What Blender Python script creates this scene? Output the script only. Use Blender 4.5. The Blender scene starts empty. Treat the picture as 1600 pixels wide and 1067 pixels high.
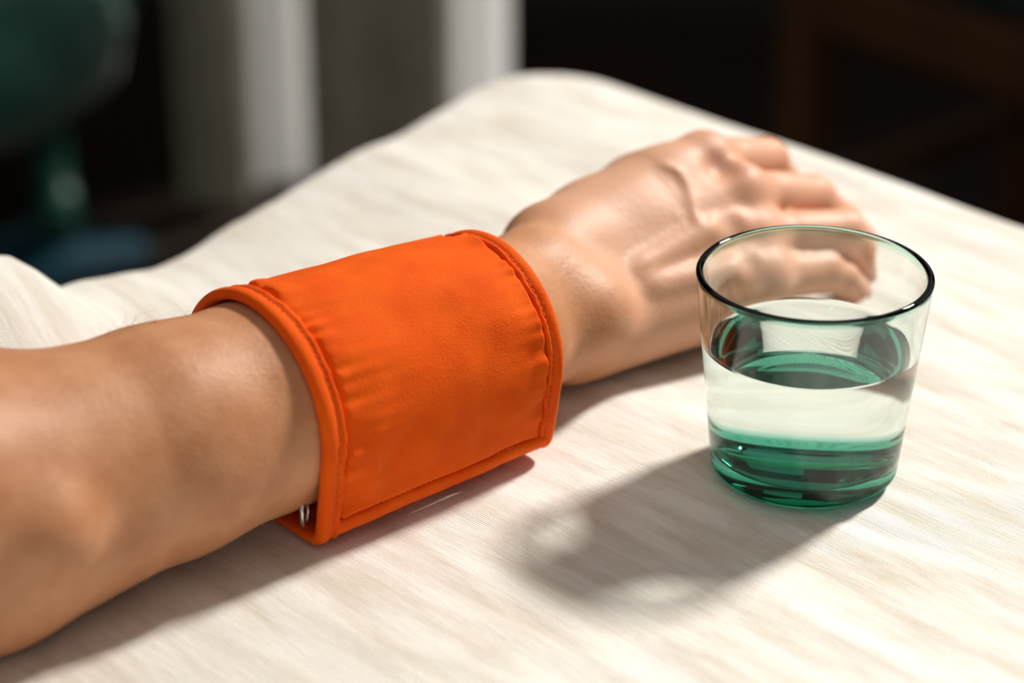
import bpy, bmesh, math, random
import numpy as np
from mathutils import Vector

random.seed(4)
rng = np.random.default_rng(7)
scene = bpy.context.scene
col = scene.collection

# ------------------------------------------------------------------ camera, light, exposure
TZ = 0.75                      # height of the table top
CAM = np.array([0.0, 0.0, TZ + 0.4388])
PITCH = math.radians(26.2)     # camera looks down by this much
FPX = 3780.0
cam_d = bpy.data.cameras.new('camera')
cam_d.sensor_width = 36.0
cam_d.lens = 36.0 * FPX / 1600.0
cam_d.clip_start = 0.02
cam_d.dof.use_dof = True
cam_d.dof.focus_distance = 0.868
cam_d.dof.aperture_fstop = 4.6
cam = bpy.data.objects.new('camera', cam_d)
col.objects.link(cam)
cam.location = CAM
cam.rotation_euler = (math.pi / 2 - PITCH, 0, 0)
scene.camera = cam

SUN_AZ, SUN_EL = math.radians(41), math.radians(42)
sun_d = bpy.data.lights.new('sun', 'SUN')
sun_d.energy = 5.6
sun_d.angle = math.radians(8)
sun_d.color = (1.0, 0.96, 0.89)
sun_d.cycles.is_caustics_light = True
sun = bpy.data.objects.new('sun', sun_d)
col.objects.link(sun)
S = Vector((math.cos(SUN_AZ) * math.cos(SUN_EL), math.sin(SUN_AZ) * math.cos(SUN_EL), math.sin(SUN_EL)))
sun.rotation_euler = S.to_track_quat('Z', 'Y').to_euler()
sun.location = S * 6

world = bpy.data.worlds.new('world')
scene.world = world
world.use_nodes = True
bg = world.node_tree.nodes['Background']
bg.inputs[0].default_value = (1.0, 0.97, 0.92, 1)
bg.inputs[1].default_value = 0.36

scene.view_settings.view_transform = 'Standard'
scene.view_settings.look = 'None'
scene.view_settings.gamma = 1.0
scene.view_settings.use_curve_mapping = False
scene.view_settings.exposure = 0.0

# ------------------------------------------------------------------ helpers
RGT = np.array([1.0, 0, 0])
FWD = np.array([0, math.cos(PITCH), -math.sin(PITCH)])
UPV = np.array([0, math.sin(PITCH), math.cos(PITCH)])


def ray(u, v):
    return RGT * (u - 800) / FPX - UPV * (v - 533.5) / FPX + FWD


def pd(u, v, d):                # measured point at depth d from the photograph's station
    return CAM + ray(u, v) * d


def pz(u, v, z):                # measured point at height z above the table top
    r = ray(u, v)
    return CAM + r * ((TZ + z - CAM[2]) / r[2])


def nrm(v):
    v = np.asarray(v, float)
    return v / np.linalg.norm(v)


def link(name, me, mat=None, parent=None, smooth=True):
    o = bpy.data.objects.new(name, me)
    col.objects.link(o)
    if mat:
        me.materials.append(mat)
    if smooth:
        me.polygons.foreach_set('use_smooth', np.ones(len(me.polygons), dtype=bool))
    if parent:
        o.parent = parent
    return o


def mesh(name, verts, faces):
    me = bpy.data.meshes.new(name)
    me.from_pydata([tuple(map(float, v)) for v in verts], [], [tuple(int(i) for i in f) for f in faces])
    me.update()
    return me


def grid_mesh(name, P, close_u=False, close_v=False, caps=False):
    """P: array (nu, nv, 3) -> quad mesh"""
    P = np.asarray(P, float)
    nu, nv = P.shape[:2]
    idx = np.arange(nu * nv).reshape(nu, nv)
    a = idx if close_u else idx[:-1]
    nxt = np.roll(idx, -1, 0) if close_u else idx[1:]
    if close_v:
        q = np.stack([a, nxt, np.roll(nxt, -1, 1), np.roll(a, -1, 1)], -1)
    else:
        q = np.stack([a[:, :-1], nxt[:, :-1], nxt[:, 1:], a[:, 1:]], -1)
    q = q.reshape(-1, 4)
    return np_mesh(name, P.reshape(-1, 3), q, extra=([list(idx[0][::-1]), list(idx[-1])] if caps else None))


def np_mesh(name, V, Q, extra=None):
    me = bpy.data.meshes.new(name)
    if extra:
        me.from_pydata(V.tolist(), [], [tuple(f) for f in Q.tolist()] + [tuple(int(i) for i in f) for f in extra])
    else:
        nq = len(Q)
        me.vertices.add(len(V))
        me.vertices.foreach_set('co', np.asarray(V, np.float32).ravel())
        me.loops.add(nq * 4)
        me.loops.foreach_set('vertex_index', np.asarray(Q, np.int32).ravel())
        me.polygons.add(nq)
        me.polygons.foreach_set('loop_start', np.arange(0, nq * 4, 4, dtype=np.int32))
        me.polygons.foreach_set('loop_total', np.full(nq, 4, np.int32))
    me.update(calc_edges=True)
    me.validate()
    return me


def fix_normals(me):
    bm = bmesh.new()
    bm.from_mesh(me)
    bmesh.ops.recalc_face_normals(bm, faces=bm.faces)
    bm.to_mesh(me)
    bm.free()


def box_bm(bm, c, s, rz=0.0, bevel=0.0):
    r = bmesh.ops.create_cube(bm, size=1.0)
    vs = r['verts']
    bmesh.ops.scale(bm, vec=s, verts=vs)
    if bevel > 0:
        es = list({e for v in vs for e in v.link_edges})
        rb = bmesh.ops.bevel(bm, geom=es, offset=bevel, segments=2, affect='EDGES', profile=0.6)
        vs = list({v for f in rb['faces'] for v in f.verts} | {v for v in vs if v.is_valid})
    if rz:
        from mathutils import Matrix
        bmesh.ops.rotate(bm, verts=vs, cent=(0, 0, 0), matrix=Matrix.Rotation(rz, 3, 'Z'))
    bmesh.ops.translate(bm, vec=c, verts=vs)


def box(name, c, s, mat, parent=None, rz=0.0, bevel=0.0):
    bm = bmesh.new()
    box_bm(bm, c, s, rz, bevel)
    me = bpy.data.meshes.new(name)
    bm.to_mesh(me)
    bm.free()
    return link(name, me, mat, parent, smooth=False)


def lathe(name, prof, n, center, mat, parent=None, close=False):
    prof = np.asarray(prof, float)
    th = np.linspace(0, 2 * np.pi, n, endpoint=False)
    P = np.stack([prof[:, None, 0] * np.cos(th), prof[:, None, 0] * np.sin(th),
                  np.repeat(prof[:, 1:2], n, 1)], -1) + np.asarray(center)
    me = grid_mesh(name, P, close_u=close, close_v=True, caps=not close)
    fix_normals(me)
    return link(name, me, mat, parent)


def tube(P, r, n=10, close=False):
    """sweep a circle along a polyline P (m,3) -> (m,n,3) points"""
    P = np.asarray(P, float)
    T = np.gradient(P, axis=0) if not close else np.roll(P, -1, 0) - np.roll(P, 1, 0)
    T /= np.linalg.norm(T, axis=1)[:, None]
    ref = np.array([0.13, 0.2, 0.97])
    A = np.cross(T, ref)
    A /= np.linalg.norm(A, axis=1)[:, None]
    B = np.cross(T, A)
    th = np.linspace(0, 2 * np.pi, n, endpoint=False)
    r = np.broadcast_to(np.asarray(r, float), (len(P),))
    return P[:, None] + r[:, None, None] * (A[:, None] * np.cos(th)[None, :, None] + B[:, None] * np.sin(th)[None, :, None])


def tag(o, label=None, cat=None, group=None, kind=None):
    for k, v in (('label', label), ('category', cat), ('group', group), ('kind', kind)):
        if v:
            o[k] = v
    return o


def empty(name, loc):
    o = bpy.data.objects.new(name, None)
    o.location = loc
    col.objects.link(o)
    return o


def reparent(ch, par):
    """keep world-space mesh coordinates under an Empty that is not at the origin"""
    ch.parent = par
    ch.location = (-par.location.x, -par.location.y, -par.location.z)


# value noise (numpy)
_T = rng.random((256, 256))


def vnoise(x, y):
    x = np.asarray(x, float)
    y = np.asarray(y, float)
    xi = np.floor(x).astype(int)
    yi = np.floor(y).astype(int)
    fx = x - xi
    fy = y - yi
    fx = fx * fx * fx * (fx * (fx * 6 - 15) + 10)
    fy = fy * fy * fy * (fy * (fy * 6 - 15) + 10)
    g = lambda a, b: _T[a & 255, b & 255]
    return ((g(xi, yi) * (1 - fx) + g(xi + 1, yi) * fx) * (1 - fy)
            + (g(xi, yi + 1) * (1 - fx) + g(xi + 1, yi + 1) * fx) * fy) * 2 - 1


def sstep(a, b, x):
    t = np.clip((np.asarray(x, float) - a) / (b - a), 0, 1)
    return t * t * (3 - 2 * t)


# ------------------------------------------------------------------ materials
def new_mat(name):
    m = bpy.data.materials.new(name)
    m.use_nodes = True
    nt = m.node_tree
    return m, nt, nt.nodes['Principled BSDF']


def N(nt, kind, **kw):
    n = nt.nodes.new(kind)
    for k, v in kw.items():
        if k in n.inputs:
            n.inputs[k].default_value = v
        else:
            setattr(n, k, v)
    return n


def simple(name, rgb, rough=0.6, spec=0.3, noise=0.0, scale=20.0, bump=0.0, metal=0.0, stretch=None, sheen=0.0):
    m, nt, p = new_mat(name)
    p.inputs['Base Color'].default_value = (*rgb, 1)
    p.inputs['Roughness'].default_value = rough
    p.inputs['Specular IOR Level'].default_value = spec
    p.inputs['Metallic'].default_value = metal
    p.inputs['Sheen Weight'].default_value = sheen
    tc = N(nt, 'ShaderNodeTexCoord')
    mp = N(nt, 'ShaderNodeMapping')
    if stretch:
        mp.inputs['Scale'].default_value = stretch
    nt.links.new(tc.outputs['Object'], mp.inputs[0])
    nz = N(nt, 'ShaderNodeTexNoise', Scale=scale, Detail=6.0)
    nt.links.new(mp.outputs[0], nz.inputs['Vector'])
    if noise:
        rp = N(nt, 'ShaderNodeValToRGB')
        rp.color_ramp.elements[0].position = 0.3
        rp.color_ramp.elements[1].position = 0.7
        rp.color_ramp.elements[0].color = (*[c * (1 - noise) for c in rgb], 1)
        rp.color_ramp.elements[1].color = (*[min(1, c * (1 + noise)) for c in rgb], 1)
        nt.links.new(nz.outputs['Fac'], rp.inputs[0])
        nt.links.new(rp.outputs[0], p.inputs['Base Color'])
    if bump:
        b = N(nt, 'ShaderNodeBump', Strength=bump, Distance=0.01)
        nt.links.new(nz.outputs['Fac'], b.inputs['Height'])
        nt.links.new(b.outputs[0], p.inputs['Normal'])
    return m


# directions of the table's edges, measured on the table top
E_L = nrm([-0.509, -0.861, 0])       # from the far corner along the left edge
E_R = nrm([0.697, -0.717, 0])        # from the far corner along the right edge


def linen_mat():
    m, nt, p = new_mat('linen')
    p.inputs['Roughness'].default_value = 0.9
    p.inputs['Specular IOR Level'].default_value = 0.12
    tc = N(nt, 'ShaderNodeTexCoord')
    rot = N(nt, 'ShaderNodeMapping')
    rot.inputs['Rotation'].default_value = (0, 0, math.radians(45.8))
    nt.links.new(tc.outputs['Object'], rot.inputs[0])
    # slubs: long tan threads along the weft
    st = N(nt, 'ShaderNodeMapping')
    st.inputs['Scale'].default_value = (20, 95, 9)
    nt.links.new(rot.outputs[0], st.inputs[0])
    n1 = N(nt, 'ShaderNodeTexNoise', Scale=1.0, Detail=3.0, Roughness=0.55)
    nt.links.new(st.outputs[0], n1.inputs['Vector'])
    r1 = N(nt, 'ShaderNodeValToRGB')
    r1.color_ramp.elements[0].position = 0.27
    r1.color_ramp.elements[1].position = 0.60
    r1.color_ramp.elements[0].color = (0.70, 0.635, 0.54, 1)
    r1.color_ramp.elements[1].color = (0.86, 0.83, 0.775, 1)
    nt.links.new(n1.outputs['Fac'], r1.inputs[0])
    st2 = N(nt, 'ShaderNodeMapping')
    st2.inputs['Scale'].default_value = (60, 900, 60)
    nt.links.new(rot.outputs[0], st2.inputs[0])
    n2 = N(nt, 'ShaderNodeTexNoise', Scale=1.0, Detail=2.0)
    nt.links.new(st2.outputs[0], n2.inputs['Vector'])
    r2 = N(nt, 'ShaderNodeMapRange')
    r2.inputs['From Min'].default_value = 0.3
    r2.inputs['From Max'].default_value = 0.7
    r2.inputs['To Min'].default_value = 0.93
    r2.inputs['To Max'].default_value = 1.05
    nt.links.new(n2.outputs['Fac'], r2.inputs[0])
    mul = N(nt, 'ShaderNodeVectorMath', operation='SCALE')
    nt.links.new(r1.outputs[0], mul.inputs[0])
    nt.links.new(r2.outputs[0], mul.inputs['Scale'])
    nt.links.new(mul.outputs[0], p.inputs['Base Color'])
    # plain weave
    w1 = N(nt, 'ShaderNodeTexWave', wave_type='BANDS', bands_direction='X')
    w1.inputs['Scale'].default_value = 330
    w1.inputs['Distortion'].default_value = 3.0
    w1.inputs['Detail'].default_value = 2
    w1.inputs['Detail Scale'].default_value = 1.5
    w2 = N(nt, 'ShaderNodeTexWave', wave_type='BANDS', bands_direction='Y')
    w2.inputs['Scale'].default_value = 330
    w2.inputs['Distortion'].default_value = 3.0
    w2.inputs['Detail'].default_value = 2
    w2.inputs['Detail Scale'].default_value = 1.5
    nt.links.new(rot.outputs[0], w1.inputs['Vector'])
    nt.links.new(rot.outputs[0], w2.inputs['Vector'])
    ad = N(nt, 'ShaderNodeMath', operation='ADD')
    nt.links.new(w1.outputs['Fac'], ad.inputs[0])
    nt.links.new(w2.outputs['Fac'], ad.inputs[1])
    ad2 = N(nt, 'ShaderNodeMath', operation='MULTIPLY_ADD')
    nt.links.new(n2.outputs['Fac'], ad2.inputs[0])
    ad2.inputs[1].default_value = 1.6
    nt.links.new(ad.outputs[0], ad2.inputs[2])
    b = N(nt, 'ShaderNodeBump', Strength=0.62, Distance=0.00024)
    nt.links.new(ad2.outputs[0], b.inputs['Height'])
    nt.links.new(b.outputs[0], p.inputs['Normal'])
    return m


def fabric_mat(name, rgb, rgb2, scale=2500, strength=0.6, dist=0.0003, sheen=0.25):
    m, nt, p = new_mat(name)
    p.inputs['Roughness'].default_value = 0.8
    p.inputs['Specular IOR Level'].default_value = 0.12
    p.inputs['Sheen Weight'].default_value = sheen
    p.inputs['Sheen Roughness'].default_value = 0.4
    p.inputs['Sheen Tint'].default_value = (1.0, 0.45, 0.12, 1)
    tc = N(nt, 'ShaderNodeTexCoord')
    rot = N(nt, 'ShaderNodeMapping')
    rot.inputs['Rotation'].default_value = (0, 0, math.radians(-41.5))
    nt.links.new(tc.outputs['Object'], rot.inputs[0])
    n = N(nt, 'ShaderNodeTexNoise', Scale=70.0, Detail=4.0)
    nt.links.new(rot.outputs[0], n.inputs['Vector'])
    r = N(nt, 'ShaderNodeValToRGB')
    r.color_ramp.elements[0].position = 0.35
    r.color_ramp.elements[1].position = 0.65
    r.color_ramp.elements[0].color = (*rgb2, 1)
    r.color_ramp.elements[1].color = (*rgb, 1)
    nt.links.new(n.outputs['Fac'], r.inputs[0])
    nt.links.new(r.outputs[0], p.inputs['Base Color'])
    hs = []
    for sc in ((0.22, 1.0, 1.0), (1.0, 0.25, 0.25)):
        mp = N(nt, 'ShaderNodeMapping')
        mp.inputs['Scale'].default_value = sc
        nt.links.new(rot.outputs[0], mp.inputs[0])
        w = N(nt, 'ShaderNodeTexNoise', Scale=scale, Detail=1.0)
        nt.links.new(mp.outputs[0], w.inputs['Vector'])
        hs.append(w)
    a2 = N(nt, 'ShaderNodeMath', operation='ADD')
    nt.links.new(hs[0].outputs['Fac'], a2.inputs[0])
    nt.links.new(hs[1].outputs['Fac'], a2.inputs[1])
    b = N(nt, 'ShaderNodeBump', Strength=strength, Distance=dist)
    nt.links.new(a2.outputs[0], b.inputs['Height'])
    nt.links.new(b.outputs[0], p.inputs['Normal'])
    return m


def skin_mat():
    m, nt, p = new_mat('skin')
    tc = N(nt, 'ShaderNodeTexCoord')
    n1 = N(nt, 'ShaderNodeTexNoise', Scale=55.0, Detail=5.0, Roughness=0.6)
    nt.links.new(tc.outputs['Object'], n1.inputs['Vector'])
    r = N(nt, 'ShaderNodeValToRGB')
    r.color_ramp.elements[0].position = 0.32
    r.color_ramp.elements[1].position = 0.68
    r.color_ramp.elements[0].color = (0.50, 0.215, 0.098, 1)
    r.color_ramp.elements[1].color = (0.62, 0.305, 0.158, 1)
    nt.links.new(n1.outputs['Fac'], r.inputs[0])
    n3 = N(nt, 'ShaderNodeTexNoise', Scale=600.0, Detail=2.0)
    nt.links.new(tc.outputs['Object'], n3.inputs['Vector'])
    at = N(nt, 'ShaderNodeAttribute', attribute_name='flush')
    mx = N(nt, 'ShaderNodeMix', data_type='RGBA')
    nt.links.new(at.outputs['Fac'], mx.inputs['Factor'])
    nt.links.new(r.outputs[0], mx.inputs['A'])
    mx.inputs['B'].default_value = (0.60, 0.165, 0.10, 1)
    at2 = N(nt, 'ShaderNodeAttribute', attribute_name='pale')
    mx2 = N(nt, 'ShaderNodeMix', data_type='RGBA')
    nt.links.new(at2.outputs['Fac'], mx2.inputs['Factor'])
    nt.links.new(mx.outputs['Result'], mx2.inputs['A'])
    mx2.inputs['B'].default_value = (0.70, 0.395, 0.265, 1)
    nt.links.new(mx2.outputs['Result'], p.inputs['Base Color'])
    p.inputs['Roughness'].default_value = 0.5
    p.inputs['Specular IOR Level'].default_value = 0.32
    p.inputs['Subsurface Weight'].default_value = 0.12
    p.inputs['Subsurface Radius'].default_value = (1.0, 0.35, 0.18)
    p.inputs['Subsurface Scale'].default_value = 0.006
    v = N(nt, 'ShaderNodeTexVoronoi', Scale=700.0)
    mp = N(nt, 'ShaderNodeMapping')
    mp.inputs['Rotation'].default_value = (0, 0, -0.8)
    mp.inputs['Scale'].default_value = (0.7, 1.0, 1.0)
    nt.links.new(tc.outputs['Object'], mp.inputs[0])
    nt.links.new(mp.outputs[0], v.inputs['Vector'])
    ad = N(nt, 'ShaderNodeMath', operation='MULTIPLY_ADD')
    nt.links.new(n1.outputs['Fac'], ad.inputs[0])
    ad.inputs[1].default_value = 1.2
    nt.links.new(v.outputs['Distance'], ad.inputs[2])
    b = N(nt, 'ShaderNodeBump', Strength=0.22, Distance=0.0005)
    nt.links.new(ad.outputs[0], b.inputs['Height'])
    nt.links.new(b.outputs[0], p.inputs['Normal'])
    return m


def glass_mat(name):
    """clear dielectric; tint and relative refractive index belong to the faces (tinted base, wetted wall)"""
    m, nt, p = new_mat(name)
    nt.nodes.remove(p)
    g = N(nt, 'ShaderNodeBsdfGlass')
    g.inputs['Roughness'].default_value = 0.0
    a = N(nt, 'ShaderNodeAttribute', attribute_name='refraction')
    c = N(nt, 'ShaderNodeAttribute', attribute_name='tint')
    nt.links.new(a.outputs['Fac'], g.inputs['IOR'])
    nt.links.new(c.outputs['Color'], g.inputs['Color'])
    nt.links.new(g.outputs[0], nt.nodes['Material Output'].inputs['Surface'])
    return m


M_LINEN = linen_mat()
M_SKIN = skin_mat()
M_ORANGE = fabric_mat('orange_cotton', (0.90, 0.118, 0.003), (0.84, 0.092, 0.002))
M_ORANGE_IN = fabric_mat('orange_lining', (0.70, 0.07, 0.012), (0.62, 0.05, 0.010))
M_THREAD = simple('orange_thread', (0.74, 0.12, 0.02), 0.7)
M_GLASS = glass_mat('green_based_glass')
M_WATER = glass_mat('water')
M_METAL = simple('nickel', (0.75, 0.74, 0.70), 0.25, metal=1.0)
M_NAIL = simple('nail', (0.72, 0.40, 0.31), 0.3, spec=0.5)
M_HAIR = simple('body_hair', (0.10, 0.06, 0.035), 0.5)

# ------------------------------------------------------------------ the room
M_WALL = simple('dark_wall', (0.020, 0.023, 0.022), 0.85, noise=0.3, scale=3)
M_WALL2 = simple('side_wall', (0.055, 0.058, 0.055), 0.85, noise=0.2, scale=3)
M_FLOOR = simple('dark_wood_floor', (0.020, 0.012, 0.008), 0.55, noise=0.5, scale=4, stretch=(1, 14, 1), spec=0.25)
M_TRIM = simple('dark_trim', (0.03, 0.027, 0.025), 0.5)
floor = box('floor', (-0.3, 1.2, -0.05), (4.6, 4.8, 0.1), M_FLOOR)
tag(floor, kind='structure')
wbm = bpy.data.meshes.new('wall_back')
bm = bmesh.new()
for c, s in (((-1.075, 3.62, 1.65), (3.05, 0.1, 3.3)), ((1.675, 3.62, 1.65), (0.65, 0.1, 3.3)),
             ((0.90, 3.62, 0.425), (0.90, 0.1, 0.85)), ((0.90, 3.62, 2.95), (0.90, 0.1, 0.7))):  # gap between these added so sun strikes the pale curtains from behind
    box_bm(bm, c, s)
bm.to_mesh(wbm)
bm.free()
tag(link('wall_back', wbm, M_WALL, smooth=False), kind='structure')
wf2 = bpy.data.meshes.new('added_window')  # frame of an unseen window, added to backlight the pale curtains
bm = bmesh.new()
for c, s in (((0.90, 3.60, 0.865), (0.9, 0.16, 0.03)), ((0.465, 3.60, 1.725), (0.03, 0.1, 1.75)), ((1.335, 3.60, 1.725), (0.03, 0.1, 1.75)),
             ((0.90, 3.60, 2.585), (0.9, 0.1, 0.03))):
    box_bm(bm, c, s, bevel=0.005)
bm.to_mesh(wf2)
bm.free()
tag(link('added_window', wf2, M_TRIM, smooth=False), kind='structure')
wl = box('wall_left', (-2.62, 1.2, 1.65), (0.1, 4.8, 3.3), M_WALL2)
tag(wl, kind='structure')
# right wall with the tall window the sun comes through
XW = 1.75
wr = bpy.data.meshes.new('wall_right')
bm = bmesh.new()
for c, s in (((XW + .05, -0.05, 1.65), (0.1, 2.3, 3.3)), ((XW + .05, 3.40, 1.65), (0.1, 0.4, 3.3)),
             ((XW + .05, 2.15, 0.45), (0.1, 2.1, 0.9)), ((XW + .05, 2.15, 3.25), (0.1, 2.1, 0.1))):
    box_bm(bm, c, s)
bm.to_mesh(wr)
bm.free()
tag(link('wall_right', wr, M_WALL2, smooth=False), kind='structure')
wf = bpy.data.meshes.new('window_1')
bm = bmesh.new()
for c, s in (((XW, 2.15, 0.92), (0.16, 2.1, 0.05)), ((XW, 1.13, 2.05), (0.10, 0.05, 2.3)), ((XW, 3.17, 2.05), (0.10, 0.05, 2.3)),
             ((XW, 2.15, 3.18), (0.10, 2.1, 0.05))):
    box_bm(bm, c, s, bevel=0.006)
bm.to_mesh(wf)
bm.free()
tag(link('window_1', wf, M_TRIM, smooth=False), kind='structure')
tag(box('baseboard_back', (-0.3, 3.55, 0.06), (4.6, 0.03, 0.12), M_TRIM, bevel=0.004), kind='structure')

# ------------------------------------------------------------------ table and tablecloth
C0 = np.array([0.010, 1.240, 0])     # far corner of the cloth
LL, LR = 0.84, 1.05
CORN = [C0, C0 + E_R * LR, C0 + E_R * LR + E_L * LL, C0 + E_L * LL]


def rounded_outline(corners, rads, inset=0.0, n_arc=40, n_line=130):
    pts = []
    m = len(corners)
    cen = sum(corners) / m
    cs = []
    for i in range(m):                # inset the polygon
        p0, p1, p2 = corners[i - 1], corners[i], corners[(i + 1) % m]
        d1, d2 = nrm(p1 - p0), nrm(p2 - p1)
        n1 = np.array([-d1[1], d1[0], 0])
        n2 = np.array([-d2[1], d2[0], 0])
        if n1 @ (cen - p1) < 0:
            n1, n2 = -n1, -n2
        k = inset / (1 + n1 @ n2)
        cs.append(p1 + (n1 + n2) * k)
    for i in range(m):
        p0, p1, p2 = cs[i - 1], cs[i], cs[(i + 1) % m]
        a, b = nrm(p0 - p1), nrm(p2 - p1)
        r = rads[i]
        half = math.acos(np.clip(a @ b, -1, 1)) / 2
        tl = r / math.tan(half)
        c = p1 + nrm(a + b) * (r / math.sin(half))
        s, e = p1 + a * tl, p1 + b * tl
        a0 = math.atan2(*(s - c)[1::-1])
        a1 = math.atan2(*(e - c)[1::-1])
        da = (a1 - a0 + math.pi) % (2 * math.pi) - math.pi
        for t in np.linspace(0, 1, n_arc):
            an = a0 + da * t
            pts.append(c + r * np.array([math.cos(an), math.sin(an), 0]))
        # straight run to the next arc
        q0, q1, q2 = p1, cs[(i + 1) % m], cs[(i + 2) % m]
        a_, b_ = nrm(q0 - q1), nrm(q2 - q1)
        h_ = math.acos(np.clip(a_ @ b_, -1, 1)) / 2
        s2 = q1 + a_ * (rads[(i + 1) % m] / math.tan(h_))
        for t in np.linspace(0, 1, n_line + 2)[1:-1]:
            pts.append(e + (s2 - e) * t)
    return np.array(pts)


def cloth_z(P):
    """height of the cloth's own ripples over the table top at P (…,3)"""
    d = P - C0
    al = d @ E_R
    ac = d @ nrm([E_R[1], -E_R[0], 0])
    ac = d[..., 0] * (-E_R[1]) + d[..., 1] * E_R[0]
    wob = ac + 0.006 * vnoise(al * 14 + 3.1, ac * 9)
    z = 0.00055 * vnoise(al * 16.0, wob * 55) + 0.00030 * vnoise(al * 30.0 + 40, wob * 120 + 9) \
        + 0.0012 * vnoise(al * 6.0 + 7, wob * 19 + 3)
    z = z - 0.0016
    # rumpled edge at the left, where the cloth is bunched up
    t = d[..., 0] * E_L[0] + d[..., 1] * E_L[1]
    inn = np.abs(d[..., 0] * (-E_L[1]) + d[..., 1] * E_L[0])
    ridge = np.interp(t, [0.30, 0.324, 0.348, 0.37, 0.388, 0.40, 0.414, 0.45, 0.50, 0.60], [0, .004, .010, .014, .017, .028, .042, .058, .048, 0.0])
    edge_r = 0.0015 * np.exp(-inn / 0.02) * vnoise(t * 16, inn * 5)
    z = z + ridge * np.exp(-(inn / 0.05) ** 2) + edge_r
    return z


OUT = rounded_outline(CORN, [0.042, 0.05, 0.05, 0.05])
cen = OUT.mean(0)
rows = []
rho = np.concatenate([np.linspace(0.004, 0.985, 300)])
for r in rho:
    P = cen + (OUT - cen) * r
    P[:, 2] = 0
    P[:, 2] = cloth_z(P)
    rows.append(P)
# over the edge and down as a hanging skirt
OD = OUT - np.roll(OUT, 1, 0)
outn = np.stack([OD[:, 1], -OD[:, 0], np.zeros(len(OD))], -1)
outn /= np.linalg.norm(outn, axis=1)[:, None] + 1e-12
if (outn * (OUT - cen)).sum() < 0:
    outn = -outn
sarc = np.concatenate([[0], np.cumsum(np.linalg.norm(np.diff(OUT, axis=0), axis=1))])
zt = cloth_z(OUT)
RE = 0.012
for an in np.linspace(0, math.pi / 2, 9):
    P = OUT + outn * (RE * math.sin(an))
    P[:, 2] = zt - RE * (1 - math.cos(an))
    rows.append(P)
for k, dz in enumerate(np.linspace(0.012, 0.26, 22)):
    g = min(1, dz / 0.2)
    wv = 0.014 * g * np.sin(sarc * 46 + 2.0 * np.sin(sarc * 7)) + 0.006 * g * np.sin(sarc * 91 + 1)
    P = OUT + outn * (RE + 0.012 * g + wv)[:, None]
    P[:, 2] = zt * (1 - 0.5 * g) - RE - dz
    rows.append(P)
CP = np.array(rows)
CP[..., 2] += TZ
me = grid_mesh('tablecloth', CP[::-1], close_v=True)
cl = link('tablecloth', me, M_LINEN)
fix_normals(me)
cl.cycles.is_caustics_receiver = True
tag(cl, 'cream slubbed linen tablecloth with a rumpled left edge under the arm and glass', 'tablecloth')

M_TABLE = simple('table_wood', (0.09, 0.05, 0.03), 0.5, noise=0.3, scale=6, stretch=(1, 8, 1))
tb = empty('table', (float(cen[0]), float(cen[1]), 0))
ol = rounded_outline(CORN, [0.05, 0.05, 0.05, 0.05], inset=0.004, n_arc=8, n_line=4)
top = np.array([[*p[:2], TZ - 0.0045] for p in ol])
bot = np.array([[*p[:2], TZ - 0.034] for p in ol])
m_ = grid_mesh('tabletop', np.array([bot, top]), close_v=True, caps=True)
fix_normals(m_)
reparent(link('tabletop', m_, M_TABLE, smooth=False), tb)
for c in CORN:
    q = c + (cen - c) * 0.13
    reparent(box('leg', (q[0], q[1], (TZ - 0.034) / 2), (0.05, 0.05, TZ - 0.034), M_TABLE, bevel=0.004), tb)
tag(tb, 'wooden table hidden under the cream linen cloth', 'table')

# ------------------------------------------------------------------ the arm and hand (one continuous skin)
V3 = np.array


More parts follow.
